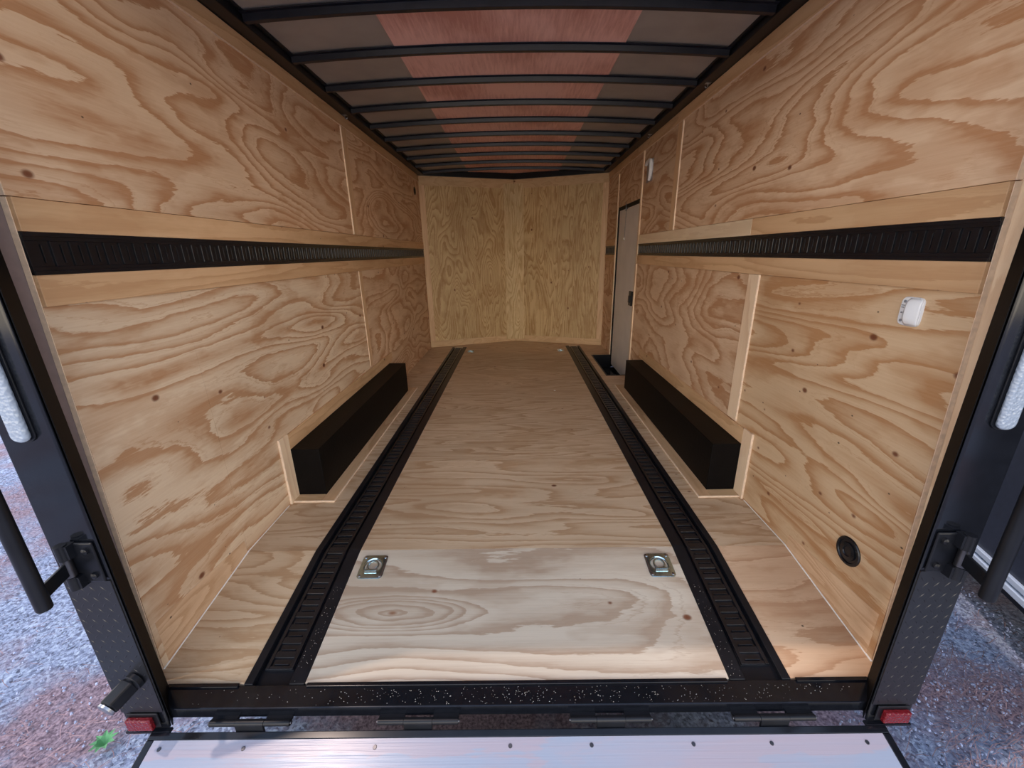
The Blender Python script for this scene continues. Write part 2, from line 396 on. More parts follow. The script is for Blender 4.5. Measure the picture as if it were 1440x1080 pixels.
# caulk lines between floor and walls on the sloping rear part
for s, nm in ((-1, 'trim_1'), (1, 'trim_2')):
    b = MB()
    for (y0, y1, r) in ((0.05, YK, 0.0035), (YK, 0.88, 0.0022)):
        b.tube([(s*(W2-0.0005), y0, fz(y0)+0.001), (s*(W2-0.0005), y1, fz(y1)+0.001)], r, 8)
    tag(b.build(nm, M['caulk']), 'white caulk line along the foot of the %s wall' % ('left' if s < 0 else 'right'), kind='structure')

# ------------------------------------------------------------------ walls
TH = 0.016
def wall(side):
    s = -1 if side == 'left' else 1
    w = structure('wall_'+side, 'pine plywood %s side wall of the trailer' % side)
    def board(name, y0, y1, z0, z1, m, out=0.0, bev=0.0008, y0t=None):
        # y0t: rear edge position at the top, for edges cut out of plumb
        b = MB(); xi, xo = s*(W2-out), s*(W2+TH)
        if y0t is None: y0t = y0
        pts = [(y0+G/2, z0+G/2), (y1-G/2, z0+G/2), (y1-G/2, z1-G/2), (y0t+G/2, z1-G/2)]
        b.prism(pts, min(xi, xo), max(xi, xo), 'x')
        return b.build(name, m, w, bevel=bev, seg=1)
    yt = lambda z: 0.05 + 0.047*max(0, z)/1.37
    PR = 0.008
    seed = 20 if s < 0 else 40
    Mu = [ply('y', seed+1, bands=8.5, size=0.85, stretch=4.2, knots=0.35, **LW), ply('y', seed+2, bands=8, size=0.7, stretch=3.2, knots=0.25, **LW)]
    if s < 0:
        Ml = [ply('y', seed+3, bands=8.5, size=0.85, stretch=4.4, knots=0.5, pale=(0.74, 0.59, 0.42), dark=(0.46, 0.25, 0.125)), ply('y', seed+4, bands=8, size=0.7, stretch=2.8, knots=0.3, **LW)]
    else:
        Ml = [ply('y', seed+3, bands=6.5, size=1.1, stretch=7.5, knots=0.8, pale=(0.70, 0.51, 0.32), dark=(0.46, 0.235, 0.10), contrast=1.0),
              ply('y', seed+4, bands=8, size=0.75, stretch=3.0, knots=0.5, **LW)]
    def plinth(y0, y1, m):       # lowest piece follows the sloping floor
        b = MB(); xi, xo = s*W2, s*(W2+TH)
        b.prism([(0.052, fz(0.05)-0.02), (YK, -0.02), (YK, y1), (0.089, y1)], min(xi, xo), max(xi, xo), 'x')
        return b
    # upper sheets, top strip, e-track borders
    board('top_strip', 0.0, YF+0.02, 2.083, ZC, M['batten_y'], PR)
    J = 2.28
    board('strip_edge', 0.0, YF+0.02, 2.0785, 2.0828, M['edge_wood'], PR+0.0005, 0)  # pale raw edge, with the light it catches put into the colour
    board('batten_edge', J-0.006, J-0.0005, 1.378, 2.078, M['edge_wood'], PR+0.0005, 0)  # rear edge of the batten, painted pale where light catches it
    board('batten_edge', J-0.006, J-0.0005, 0.372, 1.117, M['edge_wood'], 0.004, 0) if s < 0 else board('batten_edge', 1.064, 1.0695, 0.366, 1.117, M['edge_wood'], PR+0.0005, 0)
    if s < 0:
        board('plywood_sheet', yt(1.375), J, 1.377, 2.083, Mu[0], 0); board('plywood_sheet', J, YF+0.02, 1.377, 2.083, Mu[1], 0)
        board('batten', J, J+0.085, 1.377, 2.083, M['batten_z'], PR)
        board('border_board', 0.097, YF+0.02, 1.298, 1.376, M['batten_y'], PR, y0t=0.099)
        board('border_board', 0.091, YF+0.02, 1.118, 1.196, M['batten_y'], PR, y0t=0.093)
        board('track_backing', 0.095, YF+0.02, 1.196, 1.298, M['batten_y'], -0.006)
        b = plinth(0, 1.118, None); b.build('plywood_sheet', Ml[0], w)
        board('plywood_sheet', YK, J, -0.02, 1.118, Ml[0], 0, bev=0); board('plywood_sheet', J, YF+0.02, -0.02, 1.118, Ml[1], 0)
        board('batten', J, J+0.06, 0.37, 1.118, M['batten_z'], 0.004)
    else:
        board('plywood_sheet', yt(1.375), J, 1.377, 2.083, Mu[0], 0)
        board('plywood_sheet', J, 3.19, 1.377, 2.083, Mu[1], 0); board('plywood_sheet', 3.19, 4.13, 1.70, 2.083, Mu[1], 0)
        board('plywood_sheet', 4.13, YF+0.02, 1.377, 2.083, Mu[1], 0)
        board('batten', J, J+0.085, 1.377, 2.083, M['batten_z'], PR)
        board('border_board', 0.097, 1.20, 1.298, 1.376, M['batten_y'], PR, y0t=0.099)
        board('border_board', 1.20, 3.18, 1.298, 1.376, M['pale_y'], PR)
        board('border_board', 0.091, 3.18, 1.118, 1.196, M['batten_y'], PR, y0t=0.093)
        board('border_board', 4.13, YF+0.02, 1.298, 1.376, M['batten_y'], PR); board('border_board', 4.13, YF+0.02, 1.118, 1.196, M['batten_y'], PR)
        board('track_backing', 0.095, 3.18, 1.196, 1.298, M['batten_y'], -0.006); board('track_backing', 4.13, YF+0.02, 1.196, 1.298, M['batten_y'], -0.006)
        b = plinth(0, 1.118, None); b.build('plywood_sheet', Ml[0], w)
        board('plywood_sheet', YK, 1.10, -0.02, 1.118, Ml[0], 0, bev=0); board('plywood_sheet', 1.10, 3.19, -0.02, 1.118, Ml[1], 0); board('plywood_sheet', 4.13, YF+0.02, -0.02, 1.118, Ml[1], 0)
        board('batten', 1.07, 1.155, 0.365, 1.118, M['pale_z'], PR)
        board('batten', 3.165, 3.20, 0.0, 2.083, M['pale_z'], 0.010)      # casing beside the door
        board('batten', 4.10, 4.135, 0.0, 1.70, M['pale_z'], 0.004); board('batten', 4.10, 4.135, 1.70, 2.05, M['pale_z'], 0.008)
    b = MB(); xi, xo = sorted((s*(W2+0.001), s*(W2+TH)))
    b.prism([(0.0485, -0.075), (0.0505, -0.075), (0.098, 1.375), (0.096, 1.375)], xi, xo, 'x'); b.prism([(0.096, 1.378), (0.098, 1.378), (0.115, 2.15), (0.113, 2.15)], xi, xo, 'x')
    b.build('sheet_edge', M['edge_wood'], w)
    # let-in patch at the foot of the sloping part
    xi, xo = s*(W2-0.0015), s*(W2+0.002)
    b = MB(); b.prism([(0.075, fz(0.075)+0.003), (YK-0.008, 0.003), (YK-0.008, 0.062), (0.075, 0.100)], min(xi, xo), max(xi, xo), 'x')
    b.build('let_in_patch', ply('y', seed+6, bands=6, size=0.5, stretch=5, knots=0.2, pale=(0.68, 0.48, 0.31), dark=(0.52, 0.32, 0.18)), w, bevel=0.0008, seg=1)
    # outer skin of the trailer
    b = MB(); x0, x1 = sorted((s*1.222, s*1.235))
    if s < 0: b.box(x0, x1, 0.03, YF+0.1, -0.20, 2.30)
    else:
        b.box(x0, x1, 0.03, 3.15, -0.20, 2.30); b.box(x0, x1, 4.13, YF+0.1, -0.20, 2.30); b.box(x0, x1, 3.15, 4.13, 1.68, 2.30); b.box(x0, x1, 3.15, 4.13, -0.30, 1.69)
    b.build('outer_skin', M['gloss_black'], w)
    return w
wall('left'); wall('right')

# end strips of the wall lining at the rear opening
b = MB(); b.box(-1.222, -1.197, 0.002, 0.14, -0.15, 2.15)
tag(b.build('trim_3', M['grey_lining']), 'narrow grey metal strip between left wall plywood and black rear post', kind='structure')
b = MB(); b.box(1.197, 1.222, 0.002, 0.14, -0.15, 2.15)
tag(b.build('trim_4', M['pale_z'], bevel=0.001), 'narrow pale wood strip between right wall plywood and black rear post', kind='structure')

# front wall: two sheets meeting in a shallow point, centre strip, border boards
fw = structure('wall_front', 'pine plywood front wall bent to a shallow point with a centre strip')
ang = math.atan2(AP, W2); LN = math.hypot(AP, W2)
FWm = dict(pale=(0.64, 0.47, 0.245), dark=(0.40, 0.23, 0.09))
def front_board(s, u0, u1, z0, z1, m, out, name='plywood_sheet'):
    b = MB(); b.box(u0+G/2, u1-G/2, -out, 0.016, z0, z1)
    def fn(u, t, z):
        # u from the outer corner towards the point; t<0 = towards the camera
        x = -W2 + u*math.cos(ang) + t*math.sin(ang)*1.0; y = YF + u*math.sin(ang) + t*math.cos(ang)
        x -= 2*t*math.sin(ang)
        return (x if s < 0 else -x, y, z)
    b.xf(fn); return b.build(name, m, fw, bevel=0.0008, seg=1)
for s in (-1, 1):
    front_board(s, 0, LN, -0.02, 2.17, ply('z', 50+s+1, bands=11 if s < 0 else 8, size=0.55 if s < 0 else 0.6, stretch=4 if s < 0 else 7, knots=0.35, **FWm), 0)
    front_board(s, 0.0, LN-0.005, 2.045, 2.152, M['batten_x'], 0.008, 'border_board')
    front_board(s, 0.0, LN-0.005, 0.0, 0.085, M['batten_x'], 0.008, 'border_board')
    front_board(s, 0.0, 0.07, 0.085, 2.045, M['batten_z'], 0.008, 'border_board')
cs = ply('z', 54, bands=7, size=0.45, stretch=4, knots=0.0, pale=(0.72, 0.57, 0.33), dark=(0.50, 0.33, 0.15))
b = MB(); b.prism([(-0.135, YF+AP-0.135*math.tan(ang)-0.014), (0, YF+AP-0.015), (0, YF+AP-0.002), (-0.135, YF+AP-0.135*math.tan(ang)-0.003)], 0.03, 2.10, 'z')
b.prism([(0, YF+AP-0.015), (0.125, YF+AP-0.125*math.tan(ang)-0.014), (0.125, YF+AP-0.125*math.tan(ang)-0.003), (0, YF+AP-0.002)], 0.03, 2.10, 'z')
b.build('centre_strip', cs, fw)
b = MB(); b.prism([(-1.235, YF+0.06), (0, YF+AP+0.06), (1.235, YF+0.06), (1.235, YF+0.08), (0, YF+AP+0.08), (-1.235, YF+0.08)], -0.2, 2.3, 'z')
b.build('outer_skin', M['gloss_black'], fw)

# ------------------------------------------------------------------ ceiling
CH = 0.036     # rise of the roof arch
def arch(x): return CH*(1-(x/1.1)**2)
ceil = structure('ceiling', 'arched grey sheet metal ceiling of the trailer')
def arched(x0, x1, y0, y1, zb, zt, n=24):
    b = MB()
    pts = [(x0+(x1-x0)*i/n, zb+arch(x0+(x1-x0)*i/n)) for i in range(n+1)] + [(x1-(x1-x0)*i/n, zt+arch(x1-(x1-x0)*i/n)) for i in range(n+1)]
    return b.prism(pts, y0, y1, 'y')
ZR = 2.192
arched(-1.2, 1.2, -0.10, 5.15, ZR, ZR+0.02).build('roof_sheet', M['roof_sheet'], ceil, smooth=True)
arched(-1.24, 1.24, -0.12, 5.2, ZR+0.04, ZR+0.05).build('outer_skin', M['gloss_black'], ceil, smooth=True)
arched(-0.572, 0.572, 0.05, 5.02, ZR-0.006, ZR-0.001).build('luan_strip', M['luan'], ceil, smooth=True)
for s, nm in ((-1, 'trim_5'), (1, 'trim_6')):
    b = MB(); x0, x1 = sorted((s*1.105, s*1.215)); b.box(x0, x1, -0.02, YF+0.03, ZC+0.002, 2.24)
    x0, x1 = sorted((s*1.085, s*1.105)); b.box(x0, x1, -0.02, YF+0.03, ZC+0.032, 2.24)
    tag(b.build(nm, M['satin_black'], bevel=0.003), 'black steel roof rail along the top of the %s wall' % ('left' if s < 0 else 'right'), kind='structure')
b = MB()
b.prism([(-W2+0.01, YF-0.03), (0, YF+AP-0.035), (W2-0.01, YF-0.03), (W2-0.01, YF+0.03), (0, YF+AP+0.03), (-W2+0.01, YF+0.03)], 2.125, 2.26, 'z')
b.xf(lambda x, y, z: (x, y, z + (0.028 if z < 2.2 else 0.0)))
tag(b.build('trim_7', M['satin_black'], bevel=0.002), 'black steel roof rail over the front wall', kind='structure')
b = MB(); b.box(-1.2, 1.2, -0.09, -0.005, 2.05, 2.26)
tag(b.build('trim_8', M['gloss_black'], bevel=0.004), 'black steel header over the rear opening', kind='structure')

# roof bows: hat sections following the arch
ordinal = ['rearmost', 'second', 'third', 'fourth', 'fifth', 'sixth', 'seventh', 'eighth', 'ninth', 'tenth', 'eleventh']
ybow = [1.145, 1.535, 1.925, 2.32, 2.70, 3.08, 3.45, 3.83, 4.22, 4.60]
prof = [(-0.036, ZR-0.007), (-0.036, ZR-0.010), (-0.018, ZR-0.010), (-0.013, ZR-0.034), (0.013, ZR-0.034), (0.018, ZR-0.010), (0.036, ZR-0.010), (0.036, ZR-0.007)]
def bow_mesh():
    b = MB(); n = 28; base = 0
    for i in range(n+1):
        x = -1.10 + 2.20*i/n
        for (dy, z) in prof: b.v.append((x, dy, z + arch(x) - ZR))
    m_ = len(prof)
    for i in range(n):
        for k in range(m_):
            k2 = (k+1) % m_; b.f.append((i*m_+k, i*m_+k2, (i+1)*m_+k2, (i+1)*m_+k))
    b.f.append(tuple(range(m_-1, -1, -1))); b.f.append(tuple(n*m_+k for k in range(m_)))
    return b.build('roof_bow', M['bow_black'], bevel=0.0015, seg=2)
bow0 = bow_mesh(); bow0.location = (0, ybow[0], ZR)
for i, y in enumerate(ybow):
    o = bow0 if i == 0 else bow0.copy()
    if i: COL.objects.link(o)
    o.location = (0, y, ZR)
    which = 'rearmost in view, nearest the open end' if i == 0 else ('frontmost, against the front wall' if i == len(ybow)-1 else ordinal[i] + ' from the open rear end')
    tag(o, 'black arched roof bow across the ceiling, ' + which, 'roof bow', 'black roof bows across the ceiling')

# ------------------------------------------------------------------ e-tracks and floor rails
PIT = 0.0485
def etrack_cells(b, a0, a1, half, slot, h0, h1, fn):
    """h0 bed, h1 top; bars across between the slots; fn(b_across, a_along, h)"""
    n = int((a1-a0)/PIT); off = (a1-a0-n*PIT)/2
    s0 = len(b.v)
    for q in (-1, 1):
        lo, hi = sorted((q*half, q*slot)); b.box(lo, hi, a0, a1, h0, h1, ny=12)
    a = a0
    for i in range(n+1):
        c0 = a0 + off + i*PIT - 0.0105; c1 = c0 + 0.021
        if i == 0: c0 = a0
        if i == n: c1 = a1
        b.box(-slot, slot, c0, c1, h0, h1-0.001)
        if i < n: # small tongue inside each slot
            b.box(-slot*0.72, slot*0.72, c1+0.0045, c1+0.0095, h0, h1-0.002)
    b.xf(fn, s0)
def wall_track(s, y0, y1):
    zc, half = 1.247, 0.051
    b = MB()
    b.box(-half, half, y0, y1, 0.0, 0.004)
    etrack_cells(b, y0, y1, half-0.008, 0.031, 0.004, 0.009, lambda q, a, h: (q, a, h))
    for q in (-1, 1):
        lo, hi = sorted((q*half, q*(half-0.010))); b.box(lo, hi, y0, y1, 0.0, 0.0125)
    b.xf(lambda q, a, h: (s*(W2+0.0055-h), a, zc+q))
    return b.build('wall_track', M['track_black'], bevel=0.0013, seg=2)
tag(wall_track(-1, 0.096, YF-0.005), 'black slotted cargo track running the full length of the left plywood wall', 'cargo track')
tag(wall_track(1, 0.094, 3.16), 'long black slotted cargo track on the right wall, from rear opening to grey door', 'cargo track')
tag(wall_track(1, 4.14, YF-0.005), 'short black slotted cargo track stub on the right wall beyond the grey door', 'cargo track')

def floor_rail(s):
    r = empty('floor_track', (s*0.785, 0, -ZB))
    b = MB(); yA, yB = 0.0, YF-0.01
    def two(x0, x1, z0, z1):
        b.box(x0, x1, yA, YK, z0, z1); b.box(x0, x1, YK, yB, z0, z1)
    # pan, flanges at floor level and inner lips
    two(RI+0.001, RO-0.001, -0.022, -0.016)
    two(RI+0.001, 0.735, -0.016, 0.003); two(0.853, RO-0.001, -0.016, 0.003)
    b.xf(lambda x, y, z: (s*x, y, z+fz(y)))
    b.build('recessed_pan', M['satin_black'], r, bevel=0.0015)
    b = MB()
    b.box(-0.048, 0.048, 0.05, YK, -0.016, -0.011); b.box(-0.048, 0.048, YK, yB, -0.016, -0.011)
    etrack_cells(b, 0.05, YK, 0.046, 0.034, -0.011, -0.004, lambda q, a, h: (q, a, h))
    etrack_cells(b, YK, yB, 0.046, 0.034, -0.011, -0.004, lambda q, a, h: (q, a, h))
    b.xf(lambda q, y, h: (s*0.795+q, y, h+fz(y)))
    b.build('slotted_strip', M['track_black'], r, bevel=0.0012)
    tag(r, 'black recessed floor cargo track beside the %s black wheel box' % ('left' if s < 0 else 'right'), 'cargo track')
floor_rail(-1); floor_rail(1)

# ------------------------------------------------------------------ wheel boxes and their frames
def wheel_box(s):
    sd = 'left' if s < 0 else 'right'
    b = MB(); x0, x1 = sorted((s*(W2-0.0005), s*1.024)); b.box(x0, x1, 0.972, 2.744, 0.001, 0.2765)
    o = b.build('wheel_box', M['matte_black'], bevel=0.003, origin=(s*1.1, 1.86, 0))
    tag(o, 'long matte black wheel well box on the floor against the %s plywood wall' % sd, 'wheel box')
    f = empty('wood_surround', (s*1.06, 1.86, 0))
    def bd(nm, x0, x1, y0, y1, z0, z1, m):
        x0, x1 = sorted((s*x0, s*x1)); MB().box(x0, x1, y0, y1, z0, z1).build(nm, m, f, bevel=0.001, seg=1)
    bd('floor_board', 0.961, 1.0235, 0.911, 2.824, 0.0005, 0.010, M['batten_y']); bd('board_edge', 0.955, 0.9605, 0.905, 2.83, 0.0005, 0.0105, M['edge_wood'])
    bd('board_edge', 0.961, 1.168, 0.905, 0.9105, 0.0005, 0.0105, M['edge_wood']); bd('floor_board', 1.0245, 1.168, 0.911, 0.971, 0.0005, 0.010, M['batten_x'])
    bd('floor_board', 1.0245, 1.168, 2.745, 2.83, 0.0005, 0.010, M['batten_x'])
    bd('wall_board', 1.169, 1.1795, 0.896, 0.971, 0.0005, 0.3655, M['pale_z']); bd('board_edge', 1.168, 1.1795, 0.890, 0.8955, 0.0005, 0.3655, M['edge_wood'])
    bd('wall_board', 1.169, 1.1795, 0.9715, 2.83, 0.2775, 0.360, M['batten_y'])
    tag(f, 'pale wooden trim boards framing the %s black wheel box' % sd, 'trim frame')
wheel_box(-1); wheel_box(1)

# ------------------------------------------------------------------ step well and side door
wl = empty('step_well', (1.06, 3.63, -0.16))
b = MB()
b.box(0.945, 0.958, 3.175, 4.085, -0.17, 0.004); b.box(0.958, 1.195, 3.175, 3.188, -0.17, 0.004); b.box(0.958, 1.195, 4.072, 4.085, -0.17, 0.004)
b.build('well_side', M['satin_black'], wl, bevel=0.002)
b = MB(); b.box(0.958, 1.221, 3.188, 4.072, -0.17, -0.155); b.build('well_bottom', M['gloss_black'], wl)
tag(wl, 'black sunken step well in the floor below the grey side door', 'step well')
d = structure('door_1', 'grey side door in the right wall with black gasket')
MB().box(1.196, 1.221, 3.205, 4.070, -0.115, 1.665).build('door_leaf', M['door_skin'], d, bevel=0.002)
b = MB(); b.box(1.185, 1.222, 4.071, 4.098, -0.15, 1.70); b.box(1.185, 1.222, 3.202, 4.098, 1.668, 1.698); b.box(1.19, 1.222, 3.19, 3.203, -0.15, 1.668)
b.build('door_gasket', M['matte_black'], d)
b = MB(); b.box(1.176, 1.196, 3.29, 3.385, 0.70, 0.845); b.box(1.165, 1.178, 3.31, 3.365, 0.73, 0.80)
o = b.build('door_latch', M['satin_black'], d, bevel=0.004)
b = MB(); b.lathe([(0.012, 0), (0.012, 0.006), (0.008, 0.008)], (1.196, 3.40, 0.83), (-1, 0, 0), 16); b.build('keyhole', M['steel'], d)
b = MB(); b.box(1.188, 1.197, 3.72, 3.78, 1.655, 1.715); b.box(1.178, 1.190, 3.745, 3.757, 1.64, 1.73); b.build('chain_bracket', M['dark_steel'], d, bevel=0.001)
ch = MB()
for i in range(30):
    z = 1.655 - i*0.0095; yy = 3.75 + 0.0006*i
    o0 = len(ch.v)
    for k in range(9): pass
    c = Vector((1.188, yy, z)); rr = 0.0052
    pts = [tuple(c + (Vector((0, math.cos(a)*rr*0.7, math.sin(a)*rr*1.3)) if i % 2 else Vector((math.cos(a)*rr*0.7, 0, math.sin(a)*rr*1.3)))) for a in [2*math.pi*k/8 for k in range(9)]]
    ch.tube(pts, 0.0013, 5, caps=False)
ch.lathe([(0.006, 0), (0.006, 0.02)], (1.188, 3.767, 1.352), (0, 0, 1), 10)
o = ch.build('safety_chain', M['steel'], smooth=True)
tag(o, 'thin metal safety chain hanging from the top of the grey side door', 'chain')

# ------------------------------------------------------------------ D-rings
def ring_prof(b, c, rx, ry, r, z, a0=0, a1=2*math.pi, n=28):
    pts = []
    for k in range(n+1):
        a = a0+(a1-a0)*k/n; pts.append((c[0]+math.cos(a)*rx, c[1]+math.sin(a)*ry, z))
    b.tube(pts, r, 8)
def d_ring():
    r = empty('recessed_ring')
    b = MB()
    # plate with a round well: rounded square outline bridged to a circle
    n = 48; outer = []; circ = []
    for k in range(n):
        a = 2*math.pi*k/n; ca, sa = math.cos(a), math.sin(a); e = 0.22
        outer.append((math.copysign(abs(ca)**e, ca)*0.0525, math.copysign(abs(sa)**e, sa)*0.0575)); circ.append((ca, sa))
    rings = [[(x, y, 0.0) for x, y in outer], [(x, y, 0.003) for x, y in outer], [(x*0.95, y*0.95, 0.0045) for x, y in outer],
             [(c*0.038, s_*0.038+0.004, 0.0045) for c, s_ in circ], [(c*0.034, s_*0.034+0.004, 0.001) for c, s_ in circ],
             [(c*0.030, s_*0.030+0.004, -0.0085) for c, s_ in circ], [(c*0.018, s_*0.018+0.004, -0.0105) for c, s_ in circ]]
    for rg in rings: b.v += rg
    for i in range(len(rings)-1):
        for k in range(n):
            k2 = (k+1) % n; b.f.append((i*n+k, i*n+k2, (i+1)*n+k2, (i+1)*n+k))
    e = (len(rings)-1)*n; b.f.append(tuple(e+k for k in range(n)))
    pl_ = b.build('plate', M['zinc'], r, smooth=True)
    b = MB(); ring_prof(b, (0, 0.004), 0.0215, 0.0235, 0.0042, 0.003, math.radians(-60), math.radians(240)); b.tube([(-0.0235, -0.024, 0.006), (0.0235, -0.024, 0.006)], 0.0042, 8)
    b.build('ring', M['zinc'], r, smooth=True)
    b = MB(); b.box(-0.026, 0.026, -0.035, -0.015, 0.0035, 0.0085); b.build('clamp', M['zinc'], r, bevel=0.003)
    for x in (-0.042, 0.042):
        for y in (-0.046, 0.046):
            b = MB(); b.lathe([(0.0065, 0.003), (0.006, 0.0065), (0.003, 0.008)], (x, y, 0), (0, 0, 1), 14); b.build('screw', M['steel'], pl_, smooth=True)
    return r
def copy_tree(o, parent=None):
    c = o.copy(); COL.objects.link(c)
    if parent is not None:
        inv = o.matrix_parent_inverse.copy(); c.parent = parent; c.matrix_parent_inverse = inv
    for chd in [x for x in bpy.data.objects if x.parent == o]: copy_tree(chd, c)
    return c
slope = math.atan2(ZB, YK)
spots = [(-0.603, 0.445, 'in the sloping rear floor by the left track'), (0.598, 0.438, 'in the sloping rear floor by the right track'),
         (-0.60, 4.38, 'by the front wall, beside the left floor track'), (0.59, 4.38, 'by the front wall, beside the right floor track')]
ring0 = d_ring()
for i, (x, y, lb) in enumerate(spots):
    o = ring0 if i == 0 else copy_tree(ring0)
    o.location = (x, y, fz(y)+0.0005 + 0.0108*0); o.rotation_euler = (slope if y < YK else 0, 0, 0)
    if i > 1: o.scale = (0.8, 0.8, 1)
    tag(o, 'zinc tie-down ring ' + lb, 'tie-down ring', 'zinc tie-down rings in the floor')

# ------------------------------------------------------------------ white vents on the right wall
def vent():
    r = empty('wall_vent')
    b = MB(); n = 40; pts = []
    for k in range(n):
        a = 2*math.pi*k/n; ca, sa = math.cos(a), math.sin(a); pts.append((math.copysign(abs(ca)**0.38, ca)*0.035, math.copysign(abs(sa)**0.38, sa)*0.042))
    # base plate in local y (along wall) / z, standing out along -x
    for x, k_ in ((0, 1.0), (-0.004, 1.0), (-0.007, 0.95)):
        b.v += [(x, p*k_, q*k_) for p, q in pts]
    for i in range(2):
        for k in range(n):
            k2 = (k+1) % n; b.f.append((i*n+k, i*n+k2, (i+1)*n+k2, (i+1)*n+k))
    b.f.append(tuple(range(n))); b.f.append(tuple(2*n+k for k in range(n)))
    b.build('base_plate', M['white_plastic'], r, smooth=True)
    b = MB()
    # scoop hood over the half towards the rear, open towards the front
    secs = []
    for i in range(9):
        t = i/8; y = -0.032+0.038*t; h = 0.002 + 0.011*math.sin(t*math.pi*0.5)
        row = []
        for k in range(13):
            q = -1+2*k/12; row.append((-0.005 - h*(1-abs(q)**4), y, q*0.037))
        secs.append(row)
    for i, row in enumerate(secs): b.v += row
    for i in range(8):
        for k in range(12): b.f.append((i*13+k, i*13+k+1, (i+1)*13+k+1, (i+1)*13+k))
    o = b.build('scoop', M['white_plastic'], r, smooth=True)
    so = o.modifiers.new('thickness', 'SOLIDIFY'); so.thickness = 0.003; so.offset = 1
    for z in (-0.028, 0.028):
        b = MB(); b.lathe([(0.0042, 0), (0.0042, 0.0015), (0.002, 0.002)], (-0.0068, 0.022, z), (-1, 0, 0), 14); b.build('screw', M['grey_mark'], r, smooth=True)
    b = MB(); b.box(-0.0078, -0.0068, 0.016, 0.031, 0.0155, 0.0175); b.box(-0.0078, -0.0068, 0.018, 0.030, 0.009, 0.0115); b.box(-0.0078, -0.0068, 0.022, 0.028, -0.007, -0.003)
    b.build('moulded_marks', M['grey_mark'], r)
    return r
v0 = vent(); v0.location = (W2, 0.258, 1.052)
tag(v0, 'small white plastic vent cover low on the right wall near the rear opening', 'wall vent')
v1 = empty('wall_vent', (W2, 2.985, 1.885))
b = MB(); b.box(W2-0.004, W2, 2.90, 3.07, 1.80, 1.975); b.build('base_plate', M['vent_shade'], v1, bevel=0.003)  # grey plate drawn where the hood's inside lies in shade
b = MB(); path = [(3.06, 1.945), (3.03, 1.962), (2.96, 1.965), (2.925, 1.955), (2.912, 1.93), (2.912, 1.88), (2.925, 1.84), (2.95, 1.81)]
b.tube([(W2-0.016, y, z) for y, z in path], [0.012, 0.015, 0.016, 0.017, 0.017, 0.016, 0.014, 0.010], 14); b.build('scoop', M['white_plastic'], v1, smooth=True)
tag(v1, 'small white plastic vent cover high on the right wall beside the grey door', 'wall vent')

# black round inlet low on the right wall, black grommet high on the left wall
r = empty('round_inlet', (W2, 0.240, 0.213))
b = MB(); b.lathe([(0.052, 0), (0.052, 0.003), (0.049, 0.006), (0.042, 0.006), (0.040, 0.002), (0.02, 0.002)], (W2, 0.240, 0.213), (-1, 0, 0), 40); b.build('flange', M['track_black'], r, smooth=True)
b = MB(); b.lathe([(0.033, 0.001), (0.032, 0.006), (0.018, 0.008), (0.016, 0.004)], (W2, 0.240, 0.213), (-1, 0, 0), 32); b.build('cap', M['track_black'], r, smooth=True)
for k in range(3):
    a = 2*math.pi*k/3+0.4; b = MB(); b.lathe([(0.0035, 0.005), (0.003, 0.008)], (W2, 0.240+math.cos(a)*0.0455, 0.213+math.sin(a)*0.0455), (-1, 0, 0), 10); b.build('screw', M['dark_steel'], r, smooth=True)
tag(r, 'round black cable inlet low on the right plywood wall near the rear opening', 'cable inlet')
b = MB(); b.lathe([(0.045, 0), (0.045, 0.003), (0.040, 0.006), (0.028, 0.006), (0.026, 0.001), (0.01, 0.001)], (-W2, 4.42, 1.95), (1, 0, 0), 32)
tag(b.build('wall_grommet', M['track_black'], smooth=True), 'round black grommet high on the left wall near the front wall', 'grommet')
b = MB(); b.lathe([(0.009, 0), (0.009, 0.002), (0.006, 0.004)], (0.363, 2.70, 0.0), (0, 0, 1), 16)
tag(b.build('floor_speck', M['white_plastic'], smooth=True), 'tiny white round plug on the bare floor between the two floor tracks', 'speck')  # small white dot of debris, drawn as a round disc
def hook(x, y, nm_lb):
    b = MB(); z = ZC+0.004; s = -1 if x < 0 else 1
    b.box(min(x, x+s*0.03), max(x, x+s*0.03), y-0.012, y+0.012, z-0.006, z+0.002)
    b.tube([(x+s*0.015, y, z-0.004), (x+s*0.015, y, z-0.02), (x+s*0.006, y, z-0.028), (x-s*0.002, y, z-0.02)], 0.003, 8)
    tag(b.build('roof_rail_clip', M['steel'], bevel=0.0006, seg=1), nm_lb, 'clip')
hook(1.13, 1.86, 'small steel clip under the right black roof rail, nearer the rear opening')
hook(1.13, 2.95, 'small steel clip under the right black roof rail, nearer the grey door')
hook(-1.14, 2.33, 'small steel clip under the left black roof rail above the wall joint')

# ------------------------------------------------------------------ rear frame: sill, posts
sl = empty('rear_sill', (0, -0.04, -0.14))
b = MB(); b.box(-1.13, 1.13, -0.072, 0.0, -0.120, -ZB)
b.build('sill_beam', M['gloss_black'], sl, bevel=0.003)
b = MB()
for x0, x1 in ((-1.125, -0.895), (-0.675, 0.675), (0.895, 1.125)): b.box(x0, x1, -0.010, 0.003, -ZB+0.0005, -ZB+0.006)
b.build('floor_edge_lip', M['gloss_black'], sl, bevel=0.0015)
tag(sl, 'glossy black steel sill across the rear edge of the plywood floor, speckled with debris', 'sill')

